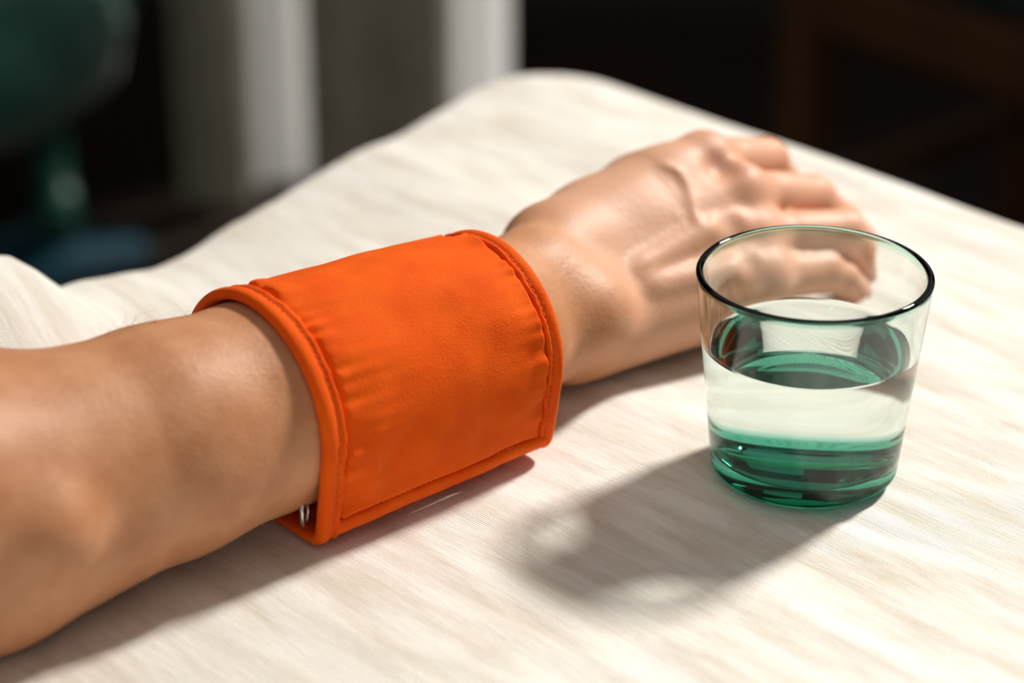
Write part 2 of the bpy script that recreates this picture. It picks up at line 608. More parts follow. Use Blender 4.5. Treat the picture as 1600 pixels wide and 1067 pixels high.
def field_build():
    ORG = V3([-0.088, 0.737, TZ])
    az = math.radians(47)
    e1 = V3([math.cos(az), math.sin(az), 0])
    e2 = V3([math.sin(az), -math.cos(az), 0])
    e3 = V3([0, 0, 1.0])
    M = np.stack([e1, e2, e3])
    h = 0.0013
    lo = V3([-0.385, -0.145, -0.002])
    hi = V3([0.345, 0.115, 0.285])
    n = np.ceil((hi - lo) / h).astype(int) + 1
    F = np.full(n, 0.05, np.float32)
    L = lambda p: M @ (np.asarray(p, float) - ORG)

    def window(pts, rad):
        pts = np.array(pts)
        a = np.floor((pts.min(0) - rad - lo) / h).astype(int)
        b = np.ceil((pts.max(0) + rad - lo) / h).astype(int) + 1
        a = np.clip(a, 0, n)
        b = np.clip(b, 0, n)
        sl = tuple(slice(i, j) for i, j in zip(a, b))
        ax = [(lo[i] + h * np.arange(a[i], b[i])).astype(np.float32) for i in range(3)]
        return sl, np.meshgrid(*ax, indexing='ij', sparse=True)

    def smin(A, B, k):
        d = np.maximum(k - np.abs(A - B), 0) / k
        return np.minimum(A, B) - d * d * k * 0.25

    def cone(G, a, b, ra, rb):
        ab = b - a
        l2 = float(ab @ ab) + 1e-12
        X, Y, Z = G
        t = ((X - a[0]) * ab[0] + (Y - a[1]) * ab[1] + (Z - a[2]) * ab[2]) / l2
        t = np.clip(t, 0, 1)
        d = np.sqrt((X - a[0] - t * ab[0]) ** 2 + (Y - a[1] - t * ab[1]) ** 2 + (Z - a[2] - t * ab[2]) ** 2)
        return (d - (ra + (rb - ra) * t)).astype(np.float32)

    def add(a, b, ra, rb, k):
        a, b = L(a), L(b)
        sl, G = window([a, b], max(ra, rb) + k + 0.012)
        F[sl] = smin(F[sl], cone(G, a, b, ra, rb), k)

    def sub(a, b, r, k):
        a, b = L(a), L(b)
        sl, G = window([a, b], r + k + 0.008)
        F[sl] = -smin(-F[sl], cone(G, a, b, r, r), k)

    def sample(p):
        q = (L(p) - lo) / h
        i = np.clip(np.floor(q).astype(int), 0, n - 2)
        f = q - i
        v = 0
        for dx in (0, 1):
            for dy in (0, 1):
                for dz in (0, 1):
                    w = (f[0] if dx else 1 - f[0]) * (f[1] if dy else 1 - f[1]) * (f[2] if dz else 1 - f[2])
                    v += w * F[i[0] + dx, i[1] + dy, i[2] + dz]
        return v

    def seen(u, v, d0=0.70, d1=1.15):       # first skin point met along a sight line
        r = ray(u, v)
        for d in np.arange(d0, d1, 0.0008):
            p = CAM + r * d
            q = (L(p) - lo) / h
            if (q < 0).any() or (q > n - 2).any():
                continue
            if sample(p) < 0:
                a, b = d - 0.0008, d
                for _ in range(8):
                    m = (a + b) / 2
                    a, b = (a, m) if sample(CAM + r * m) < 0 else (m, b)
                return CAM + r * b
        return None

    # ---- forearm: two rows of tapering cones side by side give the oval section
    wk = nrm(UPV * 0.93 + FWD * 0.24 - RGT * 0.22)      # across the wrist, little finger -> thumb
    secs = [  # centre, wide direction, half width, half thickness
        (pd(-250, 842, 0.762), V3([0, 0, 1.0]), 0.044, 0.042),
        (pd(-60, 800, 0.789), V3([0, 0, 1.0]), 0.0425, 0.0415),
        (pd(90, 748, 0.808), V3([0, 0, 1.0]), 0.0405, 0.0398),
        (pd(250, 692, 0.826), V3([0, 0.2, 1.0]), 0.0387, 0.0377),
        (pd(404, 637, 0.849), V3([0, 0.3, 1.0]), 0.0366, 0.0345),
        (pd(600, 576, 0.878), V3([0, 0.4, 0.9]), 0.0350, 0.031),
        (pd(770, 512, 0.916), wk, 0.0315, 0.0245),
        (pd(842, 476, 0.939), wk, 0.0300, 0.0205),
        (pd(890, 450, 0.958), wk, 0.0305, 0.0195),
    ]
    for (c0, k0, w0, t0), (c1, k1, w1, t1) in zip(secs[:-1], secs[1:]):
        k0, k1 = nrm(k0), nrm(k1)
        for s in (-1, 0, 1):
            add(c0 + s * k0 * (w0 - t0), c1 + s * k1 * (w1 - t1), t0, t1, 0.006)
    # upper arm leaves the frame on the left
    add(pd(-60, 800, 0.789), pd(-330, 770, 0.745), 0.043, 0.045, 0.02)
    add(pd(-330, 770, 0.745), pd(-700, 560, 0.70), 0.045, 0.048, 0.02)
    add(pd(-700, 560, 0.70), pd(-1500, 200, 0.60), 0.048, 0.052, 0.02)
    # crook of the elbow bulging at the frame's edge
    add(pd(-70, 650, 0.815), pd(-150, 660, 0.80), 0.022, 0.026, 0.02)

    # ---- hand
    W = pd(880, 456, 0.956)
    mcp = [pd(1100, 253, 1.012), pd(1152, 304, 1.004), pd(1172, 372, 0.999), pd(1190, 432, 0.992)]
    pip = [pd(1196, 252, 1.047), pd(1268, 311, 1.038), pd(1318, 364, 1.022), pd(1288, 424, 1.012)]
    dip = [pd(1222, 282, 1.066), pd(1316, 346, 1.052), pd(1348, 396, 1.032), pd(1324, 438, 1.018)]
    tip = [pd(1228, 312, 1.070), pd(1342, 372, 1.056), pd(1354, 420, 1.036), pd(1343, 454, 1.024)]
    rad = [(.0108, .0094, .0088, .0078, .0068), (.0112, .0097, .0090, .0080, .0069),
           (.0106, .0092, .0085, .0076, .0066), (.0096, .0082, .0076, .0069, .0060)]
    axis = nrm(mcp[1] - W)
    kd = nrm((mcp[0] - mcp[3]) - axis * ((mcp[0] - mcp[3]) @ axis))
    nd = nrm(np.cross(axis, kd))
    if nd @ FWD > 0:
        nd = -nd                                # dorsal side
    offs = [0.018, 0.006, -0.007, -0.0185]
    car = [W + wk * o for o in offs]
    for i in range(4):
        add(car[i], mcp[i], 0.0165 if i < 3 else 0.0150, 0.0108 if i < 3 else 0.0098, 0.010)
        add(car[i] - nd * 0.006, mcp[i] - nd * 0.006 - axis * 0.006, 0.0150, 0.0115, 0.010)
    for i in range(3):                          # flesh between the metacarpals
        add((car[i] + car[i + 1]) / 2 - nd * .003, (mcp[i] + mcp[i + 1]) / 2 - nd * .004 - axis * .006, 0.0150, 0.0095, 0.008)
    # heel and ball of the palm, ulnar edge
    add(W - nd * 0.010 - wk * 0.016 + axis * 0.012, mcp[3] - nd * 0.010 - axis * 0.012, 0.0150, 0.0120, 0.012)
    add(W - nd * 0.010 + wk * 0.014 + axis * 0.012, W + axis * 0.055 + wk * 0.026 - nd * 0.016, 0.0140, 0.0150, 0.012)
    # thumb: base shows on the far outline, the rest lies behind and under the hand
    t0, t1 = pd(915, 356, 0.985), pd(985, 306, 1.012)
    t2, t3 = pd(1050, 292, 1.042), pd(1095, 318, 1.052)
    add(W + wk * 0.020 - nd * 0.004, t0, 0.0145, 0.0125, 0.012)
    add(t0, t1, 0.0120, 0.0110, 0.012)
    add(pd(922, 322, 0.990), pd(932, 315, 0.990), 0.0058, 0.0050, 0.010)
    add(t0, (mcp[0] + W) / 2 + kd * 0.002 - nd * 0.004, 0.012, 0.0120, 0.014)
    add(t1, mcp[0] - axis * 0.020, 0.0085, 0.0095, 0.014)
    # knuckles
    for i in range(4):
        r0 = rad[i][0]
        add(mcp[i] + nd * 0.0014, mcp[i] + nd * 0.0014, r0 * 1.0, r0 * 1.0, 0.006)
    # head of the ulna
    p = seen(932, 486)
    add(p + FWD * 0.0105, p + FWD * 0.0105, 0.0122, 0.0122, 0.018)
    # point of the elbow
    p = seen(66, 836)
    if p is not None:
        add(p + FWD * 0.0125, p + FWD * 0.0125, 0.0125, 0.0125, 0.012)
    base = F.copy()
    # ---- fingers, each its own chain so that they stay apart
    tips = []
    for i in range(4):
        J = [mcp[i], pip[i], dip[i], tip[i]]
        r0, r1, r2, r3, r4 = rad[i]
        Ls = [L(q) for q in J]
        sl, G = window(Ls, 0.03)
        f = cone(G, Ls[0], Ls[1], r0 * 0.98, r1)
        mid = (Ls[0] + Ls[1]) / 2
        f = smin(f, cone(G, mid, Ls[1], r1 * 1.0, r1 * 0.98), 0.004)
        f = smin(f, cone(G, Ls[1], Ls[1], r2 * 1.10, r2 * 1.10), 0.003)
        f = smin(f, cone(G, Ls[1], Ls[2], r2, r3), 0.003)
        f = smin(f, cone(G, Ls[2], Ls[3], r3, r4), 0.003)
        g = smin(base[sl], f, 0.007)
        F[sl] = smin(F[sl], g, 0.0012)
        tips.append((dip[i], tip[i], r4))
    for a, b, ra, rb in ((t1, t2, .0105, .0095), (t2, t3, .0095, .0075)):
        add(a, b, ra, rb, 0.004)
    tips.append((t2, t3, 0.0075))
    # ---- tendons and veins raised under the skin of the back of the hand
    def raised(px, r, k=0.005, sink=0.4):
        px = np.array(px, float)
        for _ in range(2):                      # round the line off
            q = np.repeat(px, 2, 0)
            q[1:-1:2] = px[:-1] * .75 + px[1:] * .25
            q[2:-1:2] = px[:-1] * .25 + px[1:] * .75
            px = q
        P = np.array([q for q in (seen(*q) for q in px) if q is not None])
        for _ in range(3):
            P[1:-1] = P[1:-1] * .5 + .25 * (P[:-2] + P[2:])
        nn = len(P)
        rr = r * np.minimum(1, np.minimum(np.arange(nn) + 1.5, nn - np.arange(nn) + .5) / 4.0)
        for i in range(nn - 1):
            add(P[i] + FWD * r * (sink + 2.2 * (1 - rr[i] / r)), P[i + 1] + FWD * r * (sink + 2.2 * (1 - rr[i + 1] / r)), r, r, k)
    raised([(985, 428), (1040, 398), (1090, 366), (1130, 356), (1160, 352)], 0.0021, 0.007, 1.65)
    raised([(1000, 452), (1070, 436), (1130, 424), (1180, 415)], 0.0020, 0.007, 1.65)
    raised([(1030, 262), (1052, 262), (1068, 277), (1076, 300), (1083, 330), (1092, 356)], 0.0010, 0.0026, 1.30)
    for u, v in ((1128, 256), (1150, 342), (1172, 404)):
        p = seen(u, v)
        if p is not None:
            sub(p - FWD * 0.0050, p - FWD * 0.0050, 0.0056, 0.006)
    # flattened where it rests on the table
    zz = lo[2] + h * np.arange(n[2])
    F[:] = np.maximum(F, (0.0002 - zz)[None, None, :].astype(np.float32))
    # close the volume at the box ends
    F[0], F[-1], F[:, 0], F[:, -1], F[:, :, 0], F[:, :, -1] = 0.01, 0.01, 0.01, 0.01, 0.01, 0.01

    # ---- surface nets
    inside = F < 0
    nx, ny, nz = n
    corners = [inside[dx:nx - 1 + dx, dy:ny - 1 + dy, dz:nz - 1 + dz] for dx in (0, 1) for dy in (0, 1) for dz in (0, 1)]
    cnt = sum(c.astype(np.int8) for c in corners)
    act = (cnt > 0) & (cnt < 8)
    idx = np.full(act.shape, -1, np.int64)
    ci = np.argwhere(act)
    idx[act] = np.arange(len(ci))
    acc = np.zeros((len(ci), 3))
    num = np.zeros(len(ci))
    for ax in range(3):
        for s1 in (0, 1):
            for s2 in (0, 1):
                o = [0, 0, 0]
                oth = [j for j in range(3) if j != ax]
                o[oth[0]], o[oth[1]] = s1, s2
                a = ci + o
                b = a.copy()
                b[:, ax] += 1
                fa = F[a[:, 0], a[:, 1], a[:, 2]]
                fb = F[b[:, 0], b[:, 1], b[:, 2]]
                m = (fa < 0) != (fb < 0)
                t = np.where(m, fa / np.where(m, fa - fb, 1), 0)
                p = np.array(o, float)[None].repeat(len(ci), 0)
                p[:, ax] = t
                acc[m] += p[m]
                num[m] += 1
    V = ci + acc / num[:, None]
    quads = []
    for ax in range(3):
        o1, o2 = [j for j in range(3) if j != ax]
        sA = [slice(1, -1)] * 3
        a = inside[tuple(slice(0, -1) if j == ax else slice(1, -1) for j in range(3))]
        b = inside[tuple(slice(1, None) if j == ax else slice(1, -1) for j in range(3))]
        e = np.argwhere(a != b)
        flip = a[a != b]
        g = e.copy()
        g[:, o1] += 1
        g[:, o2] += 1
        def cell(d1, d2):
            c = g.copy()
            c[:, o1] += d1
            c[:, o2] += d2
            return idx[c[:, 0], c[:, 1], c[:, 2]]
        q = np.stack([cell(-1, -1), cell(0, -1), cell(0, 0), cell(-1, 0)], 1)
        if ax == 1:
            flip = ~flip
        q[~flip] = q[~flip][:, ::-1]
        quads.append(q)
    Q = np.concatenate(quads)
    Q = Q[(Q >= 0).all(1)]
    # light relaxation
    for it in range(4):
        S_ = np.zeros_like(V)
        c_ = np.zeros(len(V))
        for i in range(4):
            j = (i + 1) % 4
            np.add.at(S_, Q[:, i], V[Q[:, j]])
            np.add.at(c_, Q[:, i], 1)
            np.add.at(S_, Q[:, j], V[Q[:, i]])
            np.add.at(c_, Q[:, j], 1)
        V = V * 0.5 + 0.5 * S_ / np.maximum(c_, 1)[:, None]
    Vw = (V * h + lo) @ M + ORG
    flush_pts = []
    for pt, r, s in ([(mcp[i] + nd * 0.008, 0.012, 0.95) for i in range(4)] +
                     [(pip[i], 0.015, 0.75) for i in range(4)] + [(dip[i], 0.014, 0.7) for i in range(4)] + [(tip[i], 0.013, 0.85) for i in range(4)]):
        flush_pts.append((pt, r, s))
    fl = np.zeros(len(Vw))
    for pt, r, s in flush_pts:
        fl = np.maximum(fl, s * np.exp(-((Vw - pt) ** 2).sum(1) / r ** 2))
    pale = sstep(0.85, 1.0, 1.0 - np.linalg.norm(Vw - (mcp[1] + W) / 2, axis=1) * 2.0) * 0.0
    pale = 0.75 * sstep(-0.02, 0.03, ((Vw - W) @ axis)) * np.ones(len(Vw))
    return Vw, Q, fl, pale, tips, nd, seen


Vw, Q, fl, pale, tips, nd, seen = field_build()
me = np_mesh('person', Vw, Q)
for nme, arr in (('flush', fl), ('pale', pale)):
    at_ = me.attributes.new(nme, 'FLOAT', 'POINT')
    at_.data.foreach_set('value', arr.astype(np.float32))
fix_normals(me)
person = link('person', me, M_SKIN)
tag(person, 'bare forearm and relaxed hand lying on the tablecloth, orange cuff around the wrist', 'person')

# nails on the finger ends
for a, b, r in tips:
    ax = nrm(b - a)
    up = nrm(-FWD * 0.6 + V3([0, 0, 1.0]) + RGT * 0.5)
    up = nrm(up - ax * (up @ ax))
    sd = np.cross(ax, up)
    g = []
    for s in np.linspace(-0.004, 0.0062, 9):
        row = []
        for an in np.linspace(-0.8, 0.8, 9):
            k = 1 - 0.25 * max(0, (s - 0.003) / 0.0032) ** 2 * abs(an)
            rr = r * (1.0 + 0.02) + 0.0004 - 0.0009 * max(0, s / 0.006) ** 2 * 0.5
            row.append(b + ax * s * k + (up * math.cos(an) + sd * math.sin(an)) * rr)
        g.append(row)
    g = np.array(g)
    inner = g - up * 0.0006
    m_ = grid_mesh('fingernail', np.concatenate([g, inner[::-1]]), close_u=True)
    fix_normals(m_)
    link('fingernail', m_, M_NAIL, person)

# fine hairs along the top of the forearm
hv, hf = [], []
for i in range(46):
    u = random.uniform(150, 330)
    v0 = 505 + (330 - u) * 0.20
    p = None
    for k in range(14):
        p = seen(u, v0 - 34 + k * 5)
        if p is not None:
            break
    if p is None:
        continue
    ln = random.uniform(0.006, 0.012)
    dirv = nrm(V3([-0.7, -0.5, 0.15]) * random.uniform(-0.3, 1) + V3([0, 0, 1.0]) * random.uniform(.25, .7) + V3([random.uniform(-.5, .5), random.uniform(-.3, .5), 0]))
    bend = V3([random.uniform(-1, 1), random.uniform(-1, 1), -0.6]) * 0.3
    P = [p - V3([0, 0, .0006]) + dirv * ln * t + bend * ln * t * t for t in np.linspace(0, 1, 6)]
    T = tube(P, np.linspace(0.00003, 0.000010, 6), 4)
    b0 = len(hv)
    hv += T.reshape(-1, 3).tolist()
    for a in range(5):
        for c in range(4):
            hf.append((b0 + a * 4 + c, b0 + (a + 1) * 4 + c, b0 + (a + 1) * 4 + (c + 1) % 4, b0 + a * 4 + (c + 1) % 4))
ha = link('arm_hair', mesh('arm_hair', hv, hf), M_HAIR, person)
ha['kind'] = 'stuff'

# ------------------------------------------------------------------ orange cuff
GL, GR = pz(497, 850, 0.004), pz(864, 692, 0.004)
b_near = nrm(np.cross(GR - GL, [0, 0, 1.0]))
if b_near[1] > 0:
    b_near = -b_near
cuff = empty('wrist_cuff', (float((GL[0] + GR[0]) / 2), float((GL[1] + GR[1]) / 2), TZ))
CU_L = np.linalg.norm(GR - GL)


def hull2(p):
    p = p[np.lexsort((p[:, 1], p[:, 0]))]
    def half(pts):
        o = []
        for q in pts:
            while len(o) > 1 and (o[-1][0] - o[-2][0]) * (q[1] - o[-2][1]) - (o[-1][1] - o[-2][1]) * (q[0] - o[-2][0]) <= 0:
                o.pop()
            o.append(q)
        return o[:-1]
    return np.array(half(p) + half(p[::-1]))


NS = 360


def section(r, zc, bc, zmin=0.0022):
    """cuff section in (near, up) coordinates; starts at the near bottom corner and runs up the near side"""
    th = np.linspace(0, 2 * np.pi, 120, endpoint=False)
    big = np.stack([r * np.cos(th), zc + r * np.sin(th)], -1)
    rc = 0.0045
    cor = np.stack([bc - rc + rc * np.cos(th), zmin + rc + rc * np.sin(th)], -1)
    belly = np.stack([0.45 * r * np.cos(th), zmin + 0.45 * r + 0.45 * r * np.sin(th)], -1)
    p = np.concatenate([big, cor, belly])
    p[:, 1] = np.maximum(p[:, 1], zmin)
    hcv = hull2(p)
    k = np.argmin(np.hypot(hcv[:, 0] - bc, hcv[:, 1] - zmin))
    hcv = np.roll(hcv, -k, 0)
    hc = np.concatenate([hcv, hcv[:1]])
    s = np.concatenate([[0], np.cumsum(np.linalg.norm(np.diff(hc, axis=0), axis=1))])
    t = np.linspace(0, s[-1], NS, endpoint=False)
    q = np.stack([np.interp(t, s, hc[:, 0]), np.interp(t, s, hc[:, 1])], -1)
    for _ in range(25):
        q = 0.5 * q + 0.25 * (np.roll(q, 1, 0) + np.roll(q, -1, 0))
    return q, s[-1]


def cuff_point(u, ti, off, r_add=0.0):
    """u along the cuff 0..1 (array), ti index around (array, float), off outward offset (array)"""
    u = np.asarray(u, float)
    ti = np.asarray(ti, float)
    tt = np.mod(ti, NS)
    i0 = np.floor(tt).astype(int) % NS
    i1 = (i0 + 1) % NS
    f = (tt - np.floor(tt))[..., None]
    qL = SEC_L[i0] * (1 - f) + SEC_L[i1] * f
    qR = SEC_R[i0] * (1 - f) + SEC_R[i1] * f
    nL = NOR_L[i0] * (1 - f) + NOR_L[i1] * f
    nR = NOR_R[i0] * (1 - f) + NOR_R[i1] * f
    uu = u[..., None]
    q = qL * (1 - uu) + qR * uu
    nn = nL * (1 - uu) + nR * uu
    q = q + nn * np.asarray(off, float)[..., None]
    base = AX_L * (1 - uu) + AX_R * uu
    P = base + b_near * q[..., 0:1]
    P[..., 2] = TZ + np.maximum(q[..., 1], 0.0006)
    return P


def normals2(q):
    t = np.roll(q, -1, 0) - np.roll(q, 1, 0)
    nn = np.stack([t[:, 1], -t[:, 0]], -1)
    nn /= np.linalg.norm(nn, axis=1)[:, None]
    c = q.mean(0)
    if ((q - c) * nn).sum() < 0:
        nn = -nn
    return nn


BCL, BCR = 0.036, 0.0325
SEC_L, PER_L = section(0.0417, 0.0437, BCL)
SEC_R, PER_R = section(0.0382, 0.0397, BCR)
NOR_L, NOR_R = normals2(SEC_L), normals2(SEC_R)
AX_L = GL - b_near * BCL
AX_R = GR - b_near * BCR
AX_L[2] = AX_R[2] = 0
mm_u = 0.001 / CU_L                     # one millimetre along the cuff
mm_t = NS / ((PER_L + PER_R) / 2 * 1000)  # one millimetre around, in section steps

T0 = 6.6 * mm_t                        # flap's free edge
T1 = NS - 0.2 * mm_t
BW = 9.2                                # binding width, mm


def binding_profile():
    """closed loop in (along mm, out mm): rolled hem, stitched groove, thin ridge"""
    out = [(0.0, -1.4), (0.1, -0.4), (0.5, 0.5), (1.2, 1.2), (2.2, 1.6), (3.4, 1.65), (4.6, 1.45), (5.6, 1.0),
           (6.1, 0.55), (6.5, 0.45), (6.9, 0.75), (7.5, 1.25), (8.2, 1.4), (8.8, 1.05), (9.1, 0.2), (9.2, -1.0)]
    back = [(9.0, -2.2), (7.0, -2.5), (4.0, -2.6), (1.6, -2.6), (0.5, -2.2)]
    return np.array(out + back)


BP = binding_profile()


def edge_binding(name, right):
    ts = np.arange(T0 - 6.8 * mm_t, T1, 1.0)
    g = []
    for i, t in enumerate(ts):
        w1 = 0.35 * vnoise(t * 0.12 + (50 if right else 0), 0.3) + 0.18 * vnoise(t * 0.5, 5.2)
        w2 = 0.22 * vnoise(t * 0.33 + 11, 2.7 + right)
        s = BP[:, 0] * (0.86 if right else 1.0)
        al = s + w1 * np.clip(s / 6, 0, 1)
        o = BP[:, 1] + w2 * np.clip((s - 3) / 4, 0, 1) * (BP[:, 1] > -1)
        if right:
            o = o - 0.35
        u = (1 - al * mm_u) if right else al * mm_u
        g.append(cuff_point(u, np.full(len(BP), t), o * 0.001))
    m = grid_mesh(name, np.array(g), close_v=True, caps=True)
    fix_normals(m)
    o = link(name, m, M_ORANGE)
    reparent(o, cuff)
    return o


bl = edge_binding('edge_binding', False)
br = edge_binding('edge_binding', True)

# outer panel, slightly padded, puckered along its seams
nu, nt_ = 150, 340
u0, u1 = 8.9 * mm_u, 1 - 7.7 * mm_u
us = np.linspace(u0, u1, nu)
ts = np.linspace(T0 + 0.5 * mm_t, T1, nt_)
UU, TT = np.meshgrid(us, ts, indexing='ij')
dl = (UU - u0) / mm_u
dr = (u1 - UU) / mm_u
db = (TT - ts[0]) / mm_t
tm = TT / mm_t
off = -1.6 + 2.9 * (1 - np.exp(-dl / 1.9)) - 0.6 * np.exp(-((dl - 9) / 7) ** 2) * 0.5
off = np.minimum(off, -1.5 + 3.6 * (1 - np.exp(-dr / 1.3)))
off = np.minimum(off, -1.2 + 3.0 * (1 - np.exp(-db / 1.5)))
off = np.minimum(off, -0.4 + 1.7 * (1 - np.exp(-(ts[-1] - TT) / mm_t / 8.0)))
puck_l = np.exp(-dl / 11.0) * sstep(0, 2.5, dl) * (2.3 * vnoise(tm * 0.15 + 3, dl * 0.03) + 1.0 * vnoise(tm * 0.36 + 8, dl * 0.05))
puck_r = np.exp(-dr / 7.0) * sstep(0, 2.0, dr) * (1.5 * vnoise(tm * 0.17 + 63, dr * 0.04) + 0.6 * vnoise(tm * 0.4 + 5, dr * 0.05))
broad = 0.95 * vnoise(dl * 0.035 + tm * 0.02 + 9, tm * 0.045 + 2) + 0.50 * vnoise(dl * 0.075 + 31, tm * 0.09 - dl * 0.03)
fold = 1.6 * np.exp(-((dl - 13 - 0.10 * (tm - 20)) / 4.0) ** 2) * np.exp(-((tm - 22) / 13.0) ** 2)
off = off + puck_l + puck_r + broad * sstep(0, 10, np.minimum(dl, dr)) + fold
outer = cuff_point(UU, TT, off * 0.001)
inner = cuff_point(UU, TT, np.full_like(off, -2.2) * 0.001)
Pn = np.concatenate([outer, inner[::-1]], 0)
m_ = grid_mesh('outer_panel', Pn, close_u=True, caps=False)
fix_normals(m_)
reparent(link('outer_panel', m_, M_ORANGE), cuff)

# binding along the flap's free edge
g = []
fu = np.linspace(7.2 * mm_u, 1 - 5.4 * mm_u, 150)
prof = np.array([(0.6, 0.0), (0.5, 0.5), (0.1, 1.05), (-0.6, 1.5), (-1.8, 1.8), (-3.4, 1.8), (-4.8, 1.5), (-5.8, 0.9), (-6.2, 0.0),
                 (-6.0, -1.0), (-4.5, -1.6), (-1.5, -1.7), (0.2, -1.2)])
for u in fu:
    w = 0.35 * vnoise(u * 9, 3.3) + 0.15 * vnoise(u * 40, 1.1)
    g.append(cuff_point(np.full(len(prof), u), T0 + (prof[:, 0] + w) * mm_t, (prof[:, 1] + 0.2 * vnoise(u * 22, 8.1)) * 0.001))
m_ = grid_mesh('flap_binding', np.array(g), close_v=True, caps=True)
fix_normals(m_)
reparent(link('flap_binding', m_, M_ORANGE), cuff)

# stitching sunk in the grooves
sv, sf = [], []


def stitch(p0, p1, r):
    P = [p0 + (p1 - p0) * t for t in (0, .15, .5, .85, 1)]
    T = tube(P, r * V3([.3, .8, 1, .8, .3]), 6)
    b0 = len(sv)
    sv.extend(T.reshape(-1, 3).tolist())
    for a in range(4):
        for c in range(6):
            sf.append((b0 + a * 6 + c, b0 + (a + 1) * 6 + c, b0 + (a + 1) * 6 + (c + 1) % 6, b0 + a * 6 + (c + 1) % 6))


for right in (0, 1):
    t = T0
    while t < T1 - 3 * mm_t:
        u = 1 - 6.5 * 0.86 * mm_u if right else 6.5 * mm_u
        o = 0.00035 if right else 0.00065
        a = cuff_point(V3([u]), V3([t]), V3([o]))[0]
        b = cuff_point(V3([u]), V3([t + 1.7 * mm_t]), V3([o]))[0]
        stitch(a, b, 0.00033)
        t += 2.5 * mm_t
for k in range(34):
    u = (10.5 + k * 2.45) * mm_u
    if u > u1:
        break
    a = cuff_point(V3([u]), V3([T0 + 1.0 * mm_t]), V3([0.0002]))[0]
    b = cuff_point(V3([u + 1.7 * mm_u]), V3([T0 + 1.0 * mm_t]), V3([0.0002]))[0]
    stitch(a, b, 0.00033)
so = link('stitching', mesh('stitching', sv, sf), M_THREAD)
so['kind'] = 'stuff'
reparent(so, cuff)

# inner layer of the wrap, closer round the arm, its rolled edge set back inside the opening
ARM_T = V3([-0.038, 0.002, 0.055, 0.1115, 0.141])         # along the cuff
ARM_B = V3([-0.0363, -0.0335, -0.0305, -0.0350, -0.0417])  # towards the near side
ARM_Z = V3([0.0430, 0.0432, 0.0423, 0.0390, 0.0370])
ARM_W = V3([0.0392, 0.0362, 0.0350, 0.0315, 0.0300])       # half height
ARM_H = V3([0.0378, 0.0336, 0.0315, 0.0270, 0.0240])       # half breadth


def inner_band(name, mat, gap, thick, ua, ub):
    axd = nrm(GR - GL)
    th = np.linspace(0, 2 * np.pi, 180, endpoint=False)
    e = 0.9 * mm_u
    loop = [(ua, 0), (ua - .8 * e, .25), (ua - e, .5), (ua - .8 * e, .75), (ua, 1)]
    loop += [(ua + (ub - ua) * q, 1.1) for q in np.linspace(.1, .9, 7)]
    loop += [(ub, 1), (ub + e, .5), (ub, 0)]
    loop += [(ua + (ub - ua) * q, -.1) for q in np.linspace(.9, .1, 7)]
    g = []
    for a in th:
        row = []
        for u, k in loop:
            t = u * CU_L
            f = lambda tab: float(np.interp(t, ARM_T, tab))
            w = gap + thick * k + 0.0005 * vnoise(a * 3.0, u * 2)
            p = GL + axd * t + b_near * (f(ARM_B) + (f(ARM_H) + w) * math.cos(a))
            p[2] = max(TZ + f(ARM_Z) + (f(ARM_W) + w) * math.sin(a), TZ + 0.0018 + 0.001 * (1 - k))
            row.append(p)
        g.append(row)
    m = grid_mesh(name, np.array(g), close_u=True, close_v=True)
    fix_normals(m)
    o = link(name, m, mat)
    reparent(o, cuff)
    return o


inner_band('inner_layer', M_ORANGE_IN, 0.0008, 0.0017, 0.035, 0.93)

# small metal ring showing in the gap at the bottom of the opening
ang = np.linspace(0, 2 * np.pi, 40, endpoint=False)
axd = nrm(GR - GL)
ctr = GL + axd * 0.0012 - b_near * 0.0085 + V3([0, 0, 0.0085])
rd = nrm(b_near * 0.5 + axd * -0.8)
P = [ctr + rd * (0.0030 * math.cos(a)) + V3([0, 0, 1.0]) * (0.0048 * math.sin(a)) for a in ang]
T = tube(P, 0.0009, 10, close=True)
m_ = grid_mesh('metal_ring', T, close_u=True, close_v=True)
fix_normals(m_)
ro = link('metal_ring', m_, M_METAL)
ro['label'] = 'small nickel ring inside the cuff opening'
reparent(ro, cuff)
tag(cuff, 'bright orange padded fabric cuff with stitched bindings wrapped around the forearm', 'cuff')

# ------------------------------------------------------------------ glass of water
GC = np.array([0.1082, 0.7864, TZ + 0.0])
HG, RT_, RB = 0.080, 0.0425, 0.0342


def r_out(z):
    return RB + (RT_ - RB) * (z / HG)


WT = 0.0027
BT = 0.0082                       # thickness of the heavy base


def r_in(z):
    return r_out(z) - WT - 0.0004 * (1 - z / HG)


prof = [(0.0, 0.0016), (0.010, 0.0013), (0.022, 0.0007), (0.0285, 0.0002), (0.0300, 0.0)]
for a in np.linspace(-math.pi / 2, -0.12, 10):
    rr = 0.0042
    prof.append((r_out(rr) - rr + rr * math.cos(a) + 0.0, rr + rr * math.sin(a)))
for z in np.linspace(0.0055, HG - 0.0030, 24):
    prof.append((r_out(z), z))
rl = WT / 2
for a in np.linspace(0.0, math.pi, 13):
    prof.append((r_out(HG) - rl + rl * 1.0 * math.cos(a), HG - rl * 1.05 + rl * 1.05 * math.sin(a)))
for z in np.linspace(HG - 0.0032, BT + 0.0037, 24):
    prof.append((r_in(z), z))
for a in np.linspace(0.1, math.pi / 2, 9):
    rr = 0.0035
    prof.append((r_in(BT + rr) - rr + rr * math.cos(a), BT + rr - rr * math.sin(a)))
for r in np.linspace(0.0255, 0.0, 6):
    prof.append((r, BT - 0.0006 * (1 - (r / 0.028) ** 2)))


ZW = 0.0512                       # water level


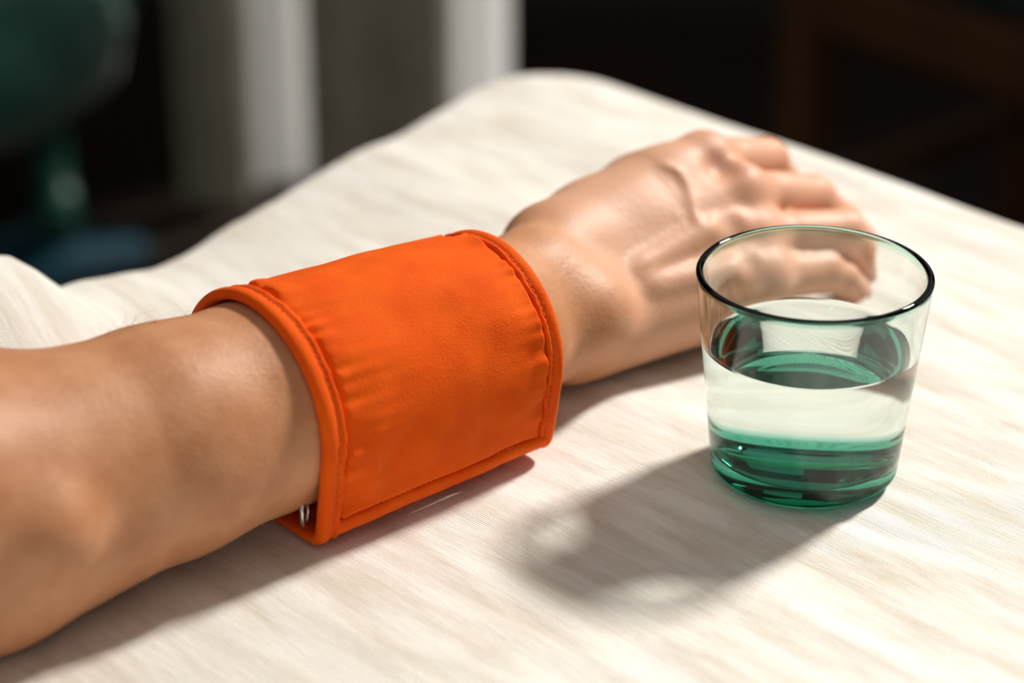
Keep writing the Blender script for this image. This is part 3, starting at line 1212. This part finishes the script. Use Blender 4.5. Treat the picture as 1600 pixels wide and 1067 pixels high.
def lathe_faces(name, prof, n, center, mat, face_fn, close_ends=(True, True)):
    """turn a profile; face_fn(radius, height, is_inner) -> (index, (r, g, b)) for each ring of faces"""
    prof = np.array(prof)
    th = np.linspace(0, 2 * np.pi, n, endpoint=False)
    m = len(prof)
    V, ring = [], []
    for r, z in prof:
        if r < 1e-9:
            ring.append([len(V)])
            V.append((0, 0, z))
        else:
            ring.append(list(range(len(V), len(V) + n)))
            V += [(r * math.cos(t), r * math.sin(t), z) for t in th]
    F_, IO, TI = [], [], []
    for i in range(m - 1):
        io, ti = face_fn(i, (prof[i] + prof[i + 1]) / 2)
        for j in range(n):
            k = (j + 1) % n
            a, b = ring[i], ring[i + 1]
            if len(a) == 1:
                f = (a[0], b[k], b[j])
            elif len(b) == 1:
                f = (a[j], a[k], b[0])
            else:
                f = (a[j], a[k], b[k], b[j])
            F_.append(f)
            IO.append(io)
            TI.append((*ti, 1.0))
    me = mesh(name, np.array(V) + center, F_)
    x = me.attributes.new('refraction', 'FLOAT', 'FACE')
    x.data.foreach_set('value', np.array(IO, np.float32))
    y = me.attributes.new('tint', 'FLOAT_COLOR', 'FACE')
    y.data.foreach_set('color', np.array(TI, np.float32).ravel())
    return me


prof = [q for q in prof]
n_out = next(i for i, q in enumerate(prof) if q[1] >= HG - 1e-5) + 1
T_BASE = np.array((0.27, 0.64, 0.54))
T_RIM = np.array((0.78, 0.93, 0.88))
T_WALL = np.array((0.955, 0.985, 0.975))


def glass_face(i, mid):
    r, z = mid
    if z > HG - 0.0030:                             # lip
        return 1.5, T_RIM
    if i < n_out:                                   # outside: foot and underside tinted
        k = float(sstep(0.0030, 0.0075, z))
        return 1.5, T_BASE * (1 - k) + T_WALL * k
    if z > ZW:                                      # dry inside
        return 1.5, T_WALL
    k = float(sstep(BT - 0.0005, BT + 0.0030, z))
    return 1.5 / 1.333, T_BASE * (1 - k) + T_WALL * k


# put a ring exactly at the waterline
for i in range(len(prof) - 1):
    if i > n_out and prof[i][1] > ZW + 0.0011 >= prof[i + 1][1]:
        prof.insert(i + 1, (r_in(ZW + 0.0011), ZW + 0.0011))
        break
me = lathe_faces('drinking_glass', prof, 160, GC, M_GLASS, glass_face)
fix_normals(me)
glass = link('drinking_glass', me, M_GLASS)
glass.cycles.is_caustics_caster = True
tag(glass, 'clear tapered tumbler with heavy green tinted base, half full of water', 'glass')
wp = [(r_in(ZW + 0.0011), ZW + 0.0011)]
for d, dz in ((0.0003, 0.0007), (0.0009, 0.0003), (0.0019, 0.0001), (0.004, 0.0), (0.010, 0.0), (0.022, 0.0)):
    wp.append((r_in(ZW) - d, ZW + dz))
wp.append((0.0, ZW))
me = lathe_faces('water', wp, 160, GC, M_WATER, lambda i, m: (1.333, (1, 1, 1)))
if me.polygons[0].normal.z < 0:
    me.flip_normals()
water = link('water', me, M_WATER)
water.cycles.is_caustics_caster = True
tag(water, 'still clear water filling the lower half of the tumbler', 'water')

# ------------------------------------------------------------------ background furniture
M_CURT = simple('taupe_curtain', (0.36, 0.33, 0.255), 0.9, noise=0.15, scale=30, sheen=0.2)
def sheer_mat(name, rgb):
    m, nt, p = new_mat(name)
    p.inputs['Base Color'].default_value = (*rgb, 1)
    p.inputs['Roughness'].default_value = 0.9
    tr = N(nt, 'ShaderNodeBsdfTranslucent')
    tr.inputs['Color'].default_value = (*rgb, 1)
    mx = N(nt, 'ShaderNodeMixShader')
    mx.inputs[0].default_value = 0.65
    nt.links.new(p.outputs[0], mx.inputs[1])
    nt.links.new(tr.outputs[0], mx.inputs[2])
    nt.links.new(mx.outputs[0], nt.nodes['Material Output'].inputs['Surface'])
    return m


M_PALE = sheer_mat('pale_sheer_curtain', (0.86, 0.86, 0.84))


def curtain(name, xa, xb, y, depth, folds, mat, label, ph=0.0):
    xs = np.linspace(xa, xb, folds * 24 + 1)
    zs = np.concatenate([[0.012, 0.02, 0.05], np.linspace(0.12, 2.5, 14)])
    t = (xs - xa) / (xb - xa)
    rows_f, rows_b = [], []
    for z in zs:
        a = depth * (0.85 + 0.15 * math.cos(z * 1.7))
        yy = y + a * np.sin(2 * np.pi * folds * t + ph + 0.25 * np.sin(z * 2 + t * 5)) + 0.25 * a * np.sin(4 * np.pi * folds * t + z)
        rows_f.append(np.stack([xs, yy, np.full_like(xs, z)], -1))
    g = np.array(rows_f)
    m = grid_mesh(name, g)
    fix_normals(m)
    return tag(link(name, m, mat), label, 'curtain')


def xat(u, y):
    """x of a background point seen in column u at distance y (near the floor)"""
    d = y * math.cos(PITCH) + 1.0 * math.sin(PITCH)
    return (u - 800) / FPX * d


YC = 2.78
curtain('curtain', xat(270, YC), xat(392, YC), YC, 0.016, 1, M_CURT, 'narrow dim taupe curtain next to the green chair', 1.0)
curtain('curtain', xat(474, YC), xat(712, YC), YC, 0.018, 2, M_CURT, 'wide dim taupe curtain hanging between the two pale curtains', 1.0)
curtain('curtain', xat(378, YC + .07), xat(486, YC + .07), YC + 0.07, 0.0035, 1, M_PALE, 'pale grey sheer curtain nearest the green chair', 3.6)
curtain('curtain', xat(700, YC + .07), xat(796, YC + .07), YC + 0.07, 0.0035, 1, M_PALE, 'pale grey sheer curtain just behind the table corner', 3.6)

# green swivel chair on the left
M_VELVET = simple('green_velvet', (0.010, 0.085, 0.062), 0.7, noise=0.35, scale=6, sheen=0.35)
M_GREEN = simple('green_enamel', (0.010, 0.080, 0.055), 0.35, spec=0.4)
M_BLUE = simple('blue_base', (0.012, 0.05, 0.075), 0.4, spec=0.4)
gx, gy = xat(72, 2.62), 2.62
ch = empty('swivel_chair', (gx, gy, 0))
lathe('base', [(0.0, 0.0), (0.105, 0.0), (0.11, 0.006), (0.10, 0.014), (0.05, 0.024), (0.024, 0.034), (0.0, 0.036)], 48, (0, 0, 0), M_BLUE, ch)
lathe('column', [(0.0, 0.03), (0.026, 0.03), (0.026, 0.10), (0.022, 0.10), (0.022, 0.185), (0.03, 0.19), (0.0, 0.19)], 32, (0, 0, 0), M_GREEN, ch)
bm = bmesh.new()
seat_prof = [(0.0, 0.185), (0.10, 0.19), (0.20, 0.205), (0.25, 0.24), (0.262, 0.29), (0.25, 0.345), (0.20, 0.375), (0.10, 0.385), (0.0, 0.387)]
so_ = lathe('seat', seat_prof, 48, (-0.165, 0.0, 0), M_VELVET, ch)
# curved backrest wrapping the far side
g = []
for a in np.linspace(math.radians(20), math.radians(200), 40):
    row = []
    for (r, z) in [(0.225, 0.30), (0.275, 0.28), (0.295, 0.45), (0.305, 0.66), (0.298, 0.74), (0.272, 0.765), (0.245, 0.74), (0.235, 0.55)]:
        row.append((-0.165 + r * math.cos(a), r * math.sin(a), z))
    g.append(row)
m_ = grid_mesh('backrest', np.array(g), close_v=True, caps=True)
fix_normals(m_)
link('backrest', m_, M_VELVET, ch)
tag(ch, 'dark green velvet swivel chair on a blue pedestal base, far left', 'chair')

# wooden chair on the right
M_CHAIR = simple('brown_chair_wood', (0.085, 0.034, 0.013), 0.45, noise=0.35, scale=8, stretch=(1, 1, 0.2), spec=0.4)
M_SEATC = simple('navy_seat', (0.012, 0.017, 0.022), 0.85, noise=0.3, scale=40)
wx, wy = 0.315, 2.46
d1 = nrm([0.16, -0.19, 0])        # along the visible rail
d2 = nrm([0.19, 0.16, 0])         # towards the back of the chair
wc = empty('dining_chair', (wx + float(d1[0] * .2 + d2[0] * .2), wy + float(d1[1] * .2 + d2[1] * .2), 0))


def cbar(name, a, b, w, hgt, mat, par):
    a, b = np.asarray(a, float), np.asarray(b, float)
    c = (a + b) / 2
    ln = np.linalg.norm(b - a)
    rz = math.atan2(b[1] - a[1], b[0] - a[0])
    o = box(name, tuple(c), (ln, w, hgt), mat, None, rz=rz, bevel=0.003)
    reparent(o, par)
    return o


A_ = V3([wx, wy, 0])
cs = [A_, A_ + d1 * 0.42, A_ + d1 * 0.42 + d2 * 0.40, A_ + d2 * 0.40]
for i, c in enumerate(cs):
    back = i in (2, 3)
    hh = 0.92 if back else 0.42
    reparent(box('leg', (c[0], c[1], hh / 2), (0.042, 0.042, hh), M_CHAIR, rz=math.atan2(d1[1], d1[0]), bevel=0.004), wc)
z1 = V3([0, 0, 0.388])
for i in range(4):
    a, b = cs[i], cs[(i + 1) % 4]
    t = nrm(b - a)
    cbar('seat_rail', a + t * .021 + z1, b - t * .021 + z1, 0.024, 0.062, M_CHAIR, wc)
for (i, j, z) in ((0, 3, 0.16), (1, 2, 0.16)):
    t = nrm(cs[j] - cs[i])
    cbar('stretcher', cs[i] + t * .021 + V3([0, 0, z]), cs[j] - t * .021 + V3([0, 0, z]), 0.02, 0.03, M_CHAIR, wc)
mid = (cs[0] + cs[2]) / 2
reparent(box('seat_cushion', (mid[0], mid[1], 0.438), (0.40, 0.38, 0.036), M_SEATC, rz=math.atan2(d1[1], d1[0]), bevel=0.012), wc)
for z in (0.62, 0.74, 0.87):
    t = nrm(cs[3] - cs[2])
    cbar('back_slat', cs[2] + t * .021 + V3([0, 0, z]), cs[3] - t * .021 + V3([0, 0, z]), 0.016, 0.06, M_CHAIR, wc)
tag(wc, 'brown wooden dining chair with dark seat in the shadows at far right', 'chair')
